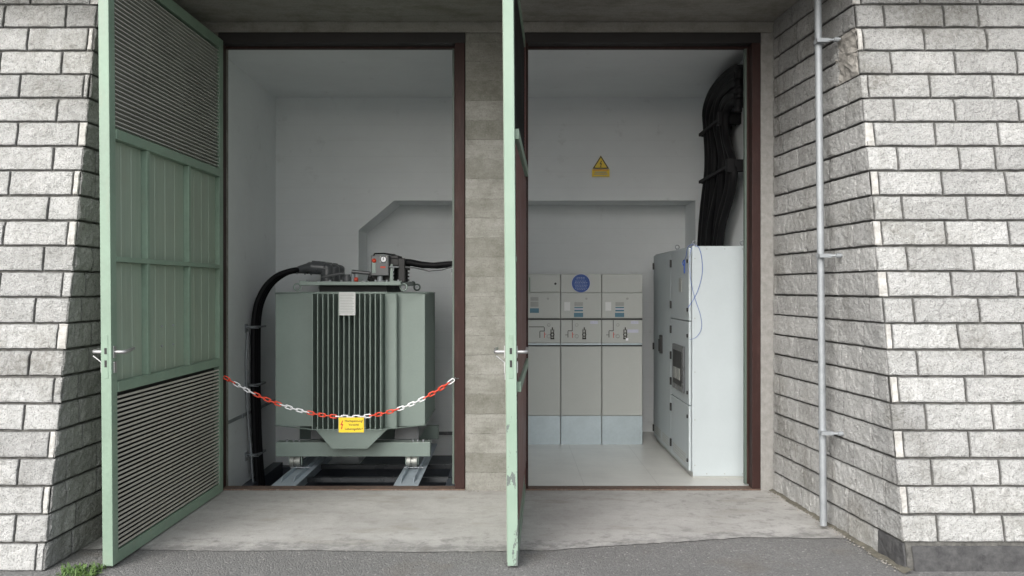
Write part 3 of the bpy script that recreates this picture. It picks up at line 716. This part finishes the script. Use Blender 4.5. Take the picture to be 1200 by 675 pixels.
# ------------------------------------------------------------------ switchgear
SD=9.15
def sx(px): return (px-CX)*SD/F
def sz(py): return CH-(py-CY)*SD/F
bays=[(.125,sx(657),'leftmost grey switchgear panel, a small round black knob on its top door'),
      (sx(657),sx(705),'middle grey switchgear panel with the round blue sticker on top'),
      (sx(705),sx(753),'rightmost grey switchgear panel beside the tall white cabinet, three pale labels on it')]
for bi,(xa,xb,lab) in enumerate(bays):
    cx=(xa+xb)/2
    e=empty('switchgear_panel',(cx,SD,.012),label=lab,cat='switchgear',group='row of grey switchgear panels')
    hw=(xb-xa)/2-.002; ox=cx
    def bx(name,px0,px1,py0,py1,dep,mat,bv=0,parent=None,prot=0.0):
        k=MB(); k.box(sx(px0)-ox,sx(px1)-ox,-dep-prot,-prot if prot else .0,sz(py1)-.012,sz(py0)-.012); return obj(name,k,mat,parent or e,bv)
    obj('cabinet_body',MB().box(-hw,hw,.0,.70,0,sz(321)-.012),M['gear'],e,.002)
    p0,p1=CX+xa*F/SD+.35,CX+xb*F/SD-.35
    top=bx('top_panel',p0,p1,321.5,342.8,.012,M['gear'],.003)
    up=bx('instrument_panel',p0,p1,343.5,372.6,.014,M['gear'],.003)
    bx('dark_strip',p0,p1,373.2,374.6,.012,M['seam_shade'])
    mid=bx('switch_panel',p0,p1,375.2,401.5,.010,M['gear'],.003)
    bx('grip_rail',p0,p1,402.2,404.2,.022,M['plinth'],.002)
    bx('shadow_gap',p0,p1,404.4,405.8,.003,M['seam_shade'])
    bx('lower_door',p0+.4,p1-.4,406.2,486.5,.018,M['gear'],.004)
    bx('plinth',p0,p1,487.2,521.8,.012,M['plinth'],.002)
    o=(0,48,96)[bi]-48
    def det(px): return px+(o if bi!=0 else 0)
    if bi==0:
        bx('door_flap',621.5,656,323,342,.010,M['gear'],.003,top,.012)
        k=MB(); k.cyl((sx(650.7)-ox,-.022,sz(332.5)-.012),(sx(650.7)-ox,-.03,sz(332.5)-.012),.012,n=14); obj('knob',k,M['black'],top)
        bx('hinge_strip',619.8,621.2,325,342,.004,M['green'],0,top,.012)
        bx('label',621.5,631,348,352.5,.002,M['shade'],0,up,.0142); bx('label',621.5,631,353.5,359.5,.002,M['shade'],0,up,.0142)
        bx('label',621,631.5,361.2,366.6,.002,M['teal'],0,up,.0142)
        xs=642; tx=637.5
    else:
        oo=48*(bi-1)
        bx('label',661.2+oo,668+oo,354,364,.002,M['paper'],0,up,.0142); bx('label',673+oo,683+oo,354,358.6,.002,M['shade'],0,up,.0142)
        bx('display',673+oo,683+oo,359.8,361.2,.003,M['teal'],0,up,.0142); bx('display',673+oo,683+oo,361.4,362.8,.003,M['pale'],0,up,.0142); bx('display',673+oo,683+oo,363,364.8,.003,M['teal'],0,up,.0142)
        bx('label',672.5+oo,683.2+oo,366.6,371.4,.002,M['teal'],0,up,.0142)
        xs=687+oo; tx=670.5+oo
    k=MB(); k.cyl((sx(xs)-ox,-.014,sz(350)-.012),(sx(xs)-ox,-.026,sz(350)-.012),.012,n=12); obj('lock',k,M['shade'],up)
    # mimic line drawing
    def ln(k,a,b2,w=.5): k.box(sx(min(a[0],b2[0])-w/2)-ox,sx(max(a[0],b2[0])+w/2)-ox,-.0122,-.0104,sz(max(a[1],b2[1])+w/2)-.012,sz(min(a[1],b2[1])-w/2)-.012)
    k=MB()
    if bi==0:
        ln(k,(620,383),(637,383),.8); ln(k,(637.8,383.8),(637.8,387),.8); ln(k,(633,387.9),(638,387.9),.8); ln(k,(632.6,388.8),(632.6,395.5),.8); bx0=638
    else:
        ln(k,(tx,375.6),(tx,386.8),.8); ln(k,(tx-4.8,387.6),(tx,387.6),.8); ln(k,(tx-5,388.6),(tx-5,395),.8); ln(k,(tx-8,392.4),(tx-5.8,392.4),.6); bx0=tx+.2
    obj('mimic_line',k,M['ink'],mid)
    k=MB(); ln(k,(bx0,389.5),(bx0,395.5),.7); ln(k,(bx0+.4,391.5),(bx0+2,391.5),.5); obj('mimic_mark',k,M['redink'],mid)
    cxn=bx0+5
    k=MB(); k.ring((sx(cxn)-ox,-.012,sz(394)-.012),(0,1,0),.018,.003,18,5); k.ring((sx(cxn)-ox,-.012,sz(380.8)-.012),(0,1,0),.015,.0025,18,5); obj('dial',k,M['shade'],mid)
    lx=sx(cxn+(8.8 if bi else 4.2))-ox
    k=MB(); k.ring((lx,-.014,sz(392)-.012),(0,1,0),.017,.005,14,6); k.box(lx-.018,lx-.010,-.02,-.010,sz(396)-.012,sz(386)-.012); k.box(lx+.010,lx+.018,-.02,-.010,sz(396)-.012,sz(386)-.012); k.box(lx-.005,lx+.005,-.02,-.010,sz(387)-.012,sz(383.5)-.012); k.box(lx-.02,lx+.02,-.02,-.0101,sz(397.5)-.012,sz(395.8)-.012)
    obj('switch_lever',k,M['ink'],mid)
    if bi==1: bx('label',691.5,700.5,376,379.5,.002,M['pale'],0,mid,.0102)
    if bi==2:
        bx('label',739,748,376,379.5,.002,M['pale'],0,mid,.0102); bx('label',735,748,386,389.8,.002,M['pale'],0,mid,.0102); bx('label',733,736,396,399,.002,M['white'],0,mid,.0202)
    if bi==1:
        k=MB(); k.cyl((sx(680.6)-ox,-.0122,sz(332)-.012),(sx(680.6)-ox,-.014,sz(332)-.012),.095,n=40,mi=0); st=obj('round_sticker',k,M['blue'],e)
        k=MB(); k.ring((sx(680.6)-ox,-.0137,sz(332)-.012),(0,1,0),.094,.0022,40,5)
        obj('sticker_rim',k,M['pale'],st)
        k=MB()
        for r in range(9):
            z=sz(332)-.012+.058-r*.0145-(.008 if r>1 else 0); hwid=[.045,.05,.062,.066,.068,.066,.060,.062,.045][r]
            x=sx(680.6)-ox-hwid+.004
            while x<sx(680.6)-ox+hwid-.008:
                ww=random.uniform(.008,.022); k.box(x,min(x+ww,sx(680.6)-ox+hwid),-.0147,-.0141,z,z+.0035); x+=ww+.006
        obj('printed_line',k,M['faint'],st)

# ------------------------------------------------------------------ tall cabinets
cx0=1.506; cx1=2.03; CT=1.955
def PC(px,py): return PX(px,py,cx0)
def cabinet(y0,y1,label):
    e=empty('electrical_cabinet',(cx0,y0,.012),label=label,cat='cabinet',group='tall light grey cabinets')
    obj('cabinet_body',MB().box(.022,cx1-cx0,.004,y1-y0-.002,.05,CT-.012),M['cab'],e,.003)
    obj('plinth',MB().box(.03,cx1-cx0-.01,.01,y1-y0-.01,0,.05),M['gear'],e,.002)
    return e
def cpart(e,name,mb,mat,bv=0,parent=None):
    l=e.location; mb.warp(lambda x,y,z:(x-l.x,y-l.y,z-l.z)); return obj(name,mb,mat,parent or e,bv)
Y0,Y1,Y2=7.51,8.38,9.40
e1=cabinet(Y0,Y1,'nearer tall light grey cabinet with three doors, meter window and a blue cord')
e2=cabinet(Y1,Y2,'farther tall light grey cabinet with one full height door and dark handle')
cpart(e1,'side_panel',MB().box(cx0+.03,cx1,Y0-.002,Y0+.003,.03,CT-.004),M['cab'],.002)
k=MB()
for z in (.12,.5,.9,1.35,1.85): k.cyl((cx0+.045,Y0-.002,z),(cx0+.045,Y0-.004,z),.005,n=8)
for x in (1.65,1.8,1.95):
    for z in (.05,1.93): k.cyl((x,Y0-.002,z),(x,Y0-.004,z),.005,n=8)
cpart(e1,'screw',k,M['shade'])
ds=[(.065,.612),(.620,1.320),(1.328,CT-.015)]
doors=[]
for z0,z1 in ds: doors.append(cpart(e1,'cabinet_door',MB().box(cx0,cx0+.02,Y0+.03,Y1-.006,z0,z1),M['cab'],.004))
d2=cpart(e2,'cabinet_door',MB().box(cx0,cx0+.02,Y1+.006,Y2-.02,.065,CT-.015),M['cab'],.004)
def hinge(e,par,y,z): cpart(e,'hinge',MB().box(cx0-.014,cx0+.002,y-.014,y+.014,z-.035,z+.035),M['black'],.002,par)
for di,(zs) in enumerate(((.17,.50),(.74,.98,1.22),(1.45,1.83))):
    for z in zs: hinge(e1,doors[di],Y1-.03,z)
for z in (.15,1.0,1.83): hinge(e2,d2,Y2-.05,z)
for di,zs in enumerate(((.15,.52),(.72,1.2),(1.42,1.83))):
    for z in zs: cpart(e1,'lock',MB().cyl((cx0+.001,Y0+.07,z),(cx0-.010,Y0+.07,z),.016,n=14),M['black'],0,doors[di])
for di in (0,):
    k=MB()
    for i in range(4): k.box(cx0-.002,cx0+.001,Y0+.15,Y1-.12,.11+i*.022,.122+i*.022)
    cpart(e1,'vent_slots',k,M['gear'],0,doors[di])
k=MB()
for i in range(4): k.box(cx0-.002,cx0+.001,Y1+.12,Y1+.45,.11+i*.022,.122+i*.022); k.box(cx0-.002,cx0+.001,Y1+.55,Y2-.12,.11+i*.022,.122+i*.022)
cpart(e2,'vent_slots',k,M['gear'],0,d2)
mw=cpart(e1,'meter_window',MB().box(cx0-.020,cx0+.001,7.70,8.20,.70,1.10),M['rub'],.006,doors[1])
k=MB(); k.box(cx0-.024,cx0-.0205,7.76,8.14,.75,1.05); 
cpart(e1,'meter_glass',k,M['black'],0,doors[1])
k=MB()
for i in range(2): k.box(cx0-.028,cx0-.0245,7.80+i*.17,7.93+i*.17,.80,.90)
cpart(e1,'meter_device',k,M['shade'],0,doors[1])
cpart(e1,'display',MB().box(cx0-.005,cx0+.001,7.85,7.96,1.57,1.69),M['shade'],.002,doors[2])
k=MB(); k.box(cx0-.022,cx0+.001,8.83,8.90,.96,1.14); k.box(cx0-.035,cx0-.0225,8.85,8.88,.98,1.10); cpart(e2,'handle',k,M['black'],.003,d2)
for e,x,y in ((e1,cx0+.05,Y0+.04),(e1,cx0+.05,Y1-.06),(e1,cx1-.07,Y0+.04)):
    k=MB(); k.cyl((x,y,CT),(x,y,CT+.012),.012,n=10); k.ring((x,y,CT+.028),(0,1,0),.018,.005,16,6); cpart(e,'eye_bolt',k,M['galv'])
# blue cord with keys
c0=Vector((cx0+.05,Y0+.03,CT+.02)); 
def cpx(px,py,off=-.012): 
    p=P(px,py,Y0+off); return p-c0
k=MB()
k.tube(smooth([cpx(812,289,.02),cpx(818,289),cpx(822,300),cpx(823,320),cpx(818,340),cpx(812,352),cpx(806,361)]),.0022,5)
k.tube(smooth([cpx(811,289,.02),cpx(808.5,300),cpx(809,325),cpx(814,348),cpx(821,370),cpx(822,385),cpx(816,395),cpx(808,398)]),.0018,5)
o=obj('cord',k,M['bluecord'],None,0,c0); tag(o,'thin blue cord looping down from the eye bolt of the nearer tall cabinet','cord')
k=MB(); kp=Vector((cx0-.004,Y0+.19,1.80))
k.tube(smooth([Vector((cx0+.05,Y0+.03,CT+.02)),Vector((cx0+.0,Y0+.06,CT-.005)),Vector((cx0-.006,Y0+.12,1.87)),Vector((cx0-.006,Y0+.2,1.84))]),.0022,5)
k.ring((cx0-.008,Y0+.2,1.82),(1,.2,0),.022,.005,14,6); k.box(cx0-.011,cx0-.006,Y0+.165,Y0+.195,1.73,1.805)
k.warp(lambda x,y,z:(x-kp.x,y-kp.y,z-kp.z)); o=obj('key_tag',k,M['bluecord'],None,0,kp); tag(o,'blue key tag hanging at the top corner of the nearer tall cabinet','key')

# ------------------------------------------------------------------ cable bundle on right wall
cbb=empty('cable_bundle',(1.95,8.5,2.0),label='thick bundle of black cables bending down the right wall onto the tall cabinets',cat='cable',group='black power cables')
Lc=[(893,66),(876,74),(862,80),(850,88),(840,99),(832,112),(826.5,130),(827,150),(829,175),(828,200),(825,230),(822,260),(820,292)]
Rc=[(893,112),(880,113),(868,116),(858,121),(852,132),(851,150),(855,170),(860,188),(862,205),(858,225),(852,245),(847,265),(844,292)]
NC=20
for i in range(NC):
    t=i/(NC-1); X=1.90+.045*((i*7)%3)
    pts=[]
    ph=random.uniform(0,6.28); am=random.uniform(.02,.07)
    for ki,((lx,ly),(rx,ry)) in enumerate(zip(Lc,Rc)):
        jx=random.uniform(-.6,.6); tt=min(1,max(0,t+am*math.sin(ph+ki*.75))); px=lx+(rx-lx)*tt+jx; py=ly+(ry-ly)*tt
        q=PX(px,py,X); q.y=max(q.y,7.42+.02*(i%4)); pts.append(q-cbb.location)
    obj('cable',MB().tube(smooth(pts,4),.029+.004*(i%3==0),8),M['cable'],cbb)
for z,ya,yb in ((3.10,7.9,8.78),(2.64,7.58,8.78)):
    k=MB(); k.box(1.85,1.875,ya,yb,z-.015,z+.015); k.box(1.875,2.04,yb-.04,yb,z-.02,z+.02); k.box(1.875,2.04,ya,ya+.06,z-.05,z+.05); k.box(1.84,1.90,ya-.01,ya+.07,z-.06,z+.06)
    k.warp(lambda x,y,zz:(x-1.95,y-8.5,zz-2.0)); obj('cable_clamp',k,M['cable'],cbb,.004)
k=MB()
for y in (7.95,8.1,8.25,8.4): k.cyl((2.038,y,3.08),(2.0395,y,3.08),.016,n=10)
k.cyl((2.038,7.75,3.25),(2.0395,7.75,3.25),.016,n=10)
k.warp(lambda x,y,z:(x,y-7.1,z)); o=obj('drill_hole',k,M['black'],B)

# ------------------------------------------------------------------ galvanised pole on the right pier
pb=P(965,612,6.0); pb.z=.02
ptop=P(957,-120,6.0)
po=empty('steel_pole',(pb.x,pb.y,0),label='thin galvanised steel pole clamped to the inner face of the right stone pier',cat='pole')
pb=Vector((P(965,612,5.95).x,5.95,.03)); pt=Vector((P(958.5,0,5.95).x,5.95,P(958.5,0,5.95).z)); dr=(pt-pb)/(pt.z-pb.z); top=pb+dr*3.67
obj('tube',MB().cyl(pb-Vector((po.location)),top-Vector(po.location),.0235,n=20),M['galv'],po)
for py in (50,300,506):
    z=CH-(py-CY)*5.95/F; c=pb+dr*(z-pb.z)-Vector(po.location); 
    k=MB(); k.cyl(c+Vector((0,-.0,-.012)),c+Vector((0,0,.012)),.031,n=16); k.tube([c+Vector((.02,-.06,0)),c+Vector((XR(5.85)-pb.x+.02,-.085,0))],.008,8); k.box(c.x-.03,c.x+.05,c.y-.07,c.y-.03,c.z-.012,c.z+.012); k.cyl(c+Vector((XR(5.87)-pb.x-.02,-.08,0)),c+Vector((XR(5.87)-pb.x+.01,-.08,0)),.016,n=6)
    obj('pole_clamp',k,M['galv'],po,0)

# ------------------------------------------------------------------ dirt, crumbs and weeds
k=MB(); rnd=random.Random(3)
for i in range(900):
    if i<520: y=5.05+2.0*rnd.random(); x=XR(y)-abs(rnd.gauss(0,.035))-.0
    elif i<640: x=rnd.uniform(-.34,.1); y=7.09-abs(rnd.gauss(0,.02))
    else: y=5.0+rnd.random()*.6; x=rnd.uniform(-2.2,2.3); y=5.45+rnd.gauss(0,.15)
    r=rnd.uniform(.002,.008)*(1 if i<640 else .6)
    k.ball((x,y,.005+r*.3),r,5,3,0,(1,rnd.uniform(.6,1.3),.6))
tag(obj('gravel_crumbs',k,M['rubble']),'small crumbs of mortar and grit scattered along the wall base','gravel',kind='stuff')
k=MB(); n=70; pts=[]
for i in range(n+1):
    y=5.02+2.07*i/n; wd=.035+.035*(noise.noise(Vector((y*4,0,0)))+.4)+.02*noise.noise(Vector((y*19,0,0))); wd=max(.006,wd*.7)
    pts+= [(XR(y)+.01,y,.022+.01*noise.noise(Vector((y*9,2,0)))),(XR(y)-wd*.45,y,.014),(XR(y)-wd,y,.0052)]
k.add(pts,[(3*i+j,3*i+3+j,3*i+4+j,3*i+1+j) for i in range(n) for j in range(2)])
tag(obj('dirt_strip',k,M['dust']),'damp dirt gathered along the foot of the right stone pier','dirt',kind='stuff')
wd=empty('weed_tuft',(-2.42,5.03,0),label='small bright green weeds growing at the foot of the left stone pier',cat='weed')
k=MB(); rnd=random.Random(9)
for i in range(190):
    bx_=rnd.uniform(-.09,.12); by=rnd.uniform(-.09,.10); h=rnd.uniform(.012,.055)*(1-abs(bx_)*2.2); a=rnd.uniform(0,6.28); l=rnd.uniform(.01,.06)
    w_=rnd.uniform(.003,.009); dx,dy=math.cos(a),math.sin(a); px_,py_=-dy*w_,dx*w_
    m1=(bx_+dx*l*.4,by+dy*l*.4,h*.7); t1=(bx_+dx*l,by+dy*l,h*rnd.uniform(.7,1.05))
    k.add([(bx_-px_*.5,by-py_*.5,0),(bx_+px_*.5,by+py_*.5,0),(m1[0]+px_,m1[1]+py_,m1[2]),(m1[0]-px_,m1[1]-py_,m1[2]),t1],[(0,1,2,3),(3,2,4)])
obj('leaves',k,M['leaf'],wd,fix=False)

# ------------------------------------------------------------------ light, world, camera
S=bpy.context.scene
wld=bpy.data.worlds.new('World'); S.world=wld; wld.use_nodes=True; nt=wld.node_tree; bg=nt.nodes['Background']
sky=nt.nodes.new('ShaderNodeTexSky'); sky.sky_type='NISHITA'; sky.sun_disc=False
EL,ROT=33,205
sky.sun_elevation=math.radians(EL); sky.sun_rotation=math.radians(ROT); sky.dust_density=3; sky.air_density=1; sky.ozone_density=1
hs=nt.nodes.new('ShaderNodeHueSaturation'); hs.inputs['Saturation'].default_value=.28
nt.links.new(sky.outputs[0],hs.inputs['Color']); nt.links.new(hs.outputs[0],bg.inputs['Color']); bg.inputs['Strength'].default_value=.15
ld=bpy.data.lights.new('sun','SUN'); ld.energy=.7; ld.angle=math.radians(50); ld.color=(1,.97,.93)
lo_=bpy.data.objects.new('sun',ld); C.objects.link(lo_)
r=math.radians(ROT); el=math.radians(EL)
dirv=Vector((math.sin(r)*math.cos(el),math.cos(r)*math.cos(el),math.sin(el)))
lo_.rotation_euler=dirv.to_track_quat('Z','Y').to_euler()
cd=bpy.data.cameras.new('camera'); cam=bpy.data.objects.new('camera',cd); C.objects.link(cam); S.camera=cam
cam.location=(0,0,CH); cam.rotation_euler=(math.radians(90),0,0); cd.sensor_width=36; cd.lens=F/1200*36; cd.shift_x=3/1200; cd.shift_y=.5/1200; cd.clip_end=1000; cd.clip_start=.05
S.view_settings.view_transform='Standard'; S.view_settings.look='None'; S.view_settings.gamma=1; S.view_settings.exposure=1.08
S.render.engine='CYCLES'; S.cycles.use_denoising=True; S.cycles.max_bounces=10; S.cycles.diffuse_bounces=7; S.cycles.glossy_bounces=4
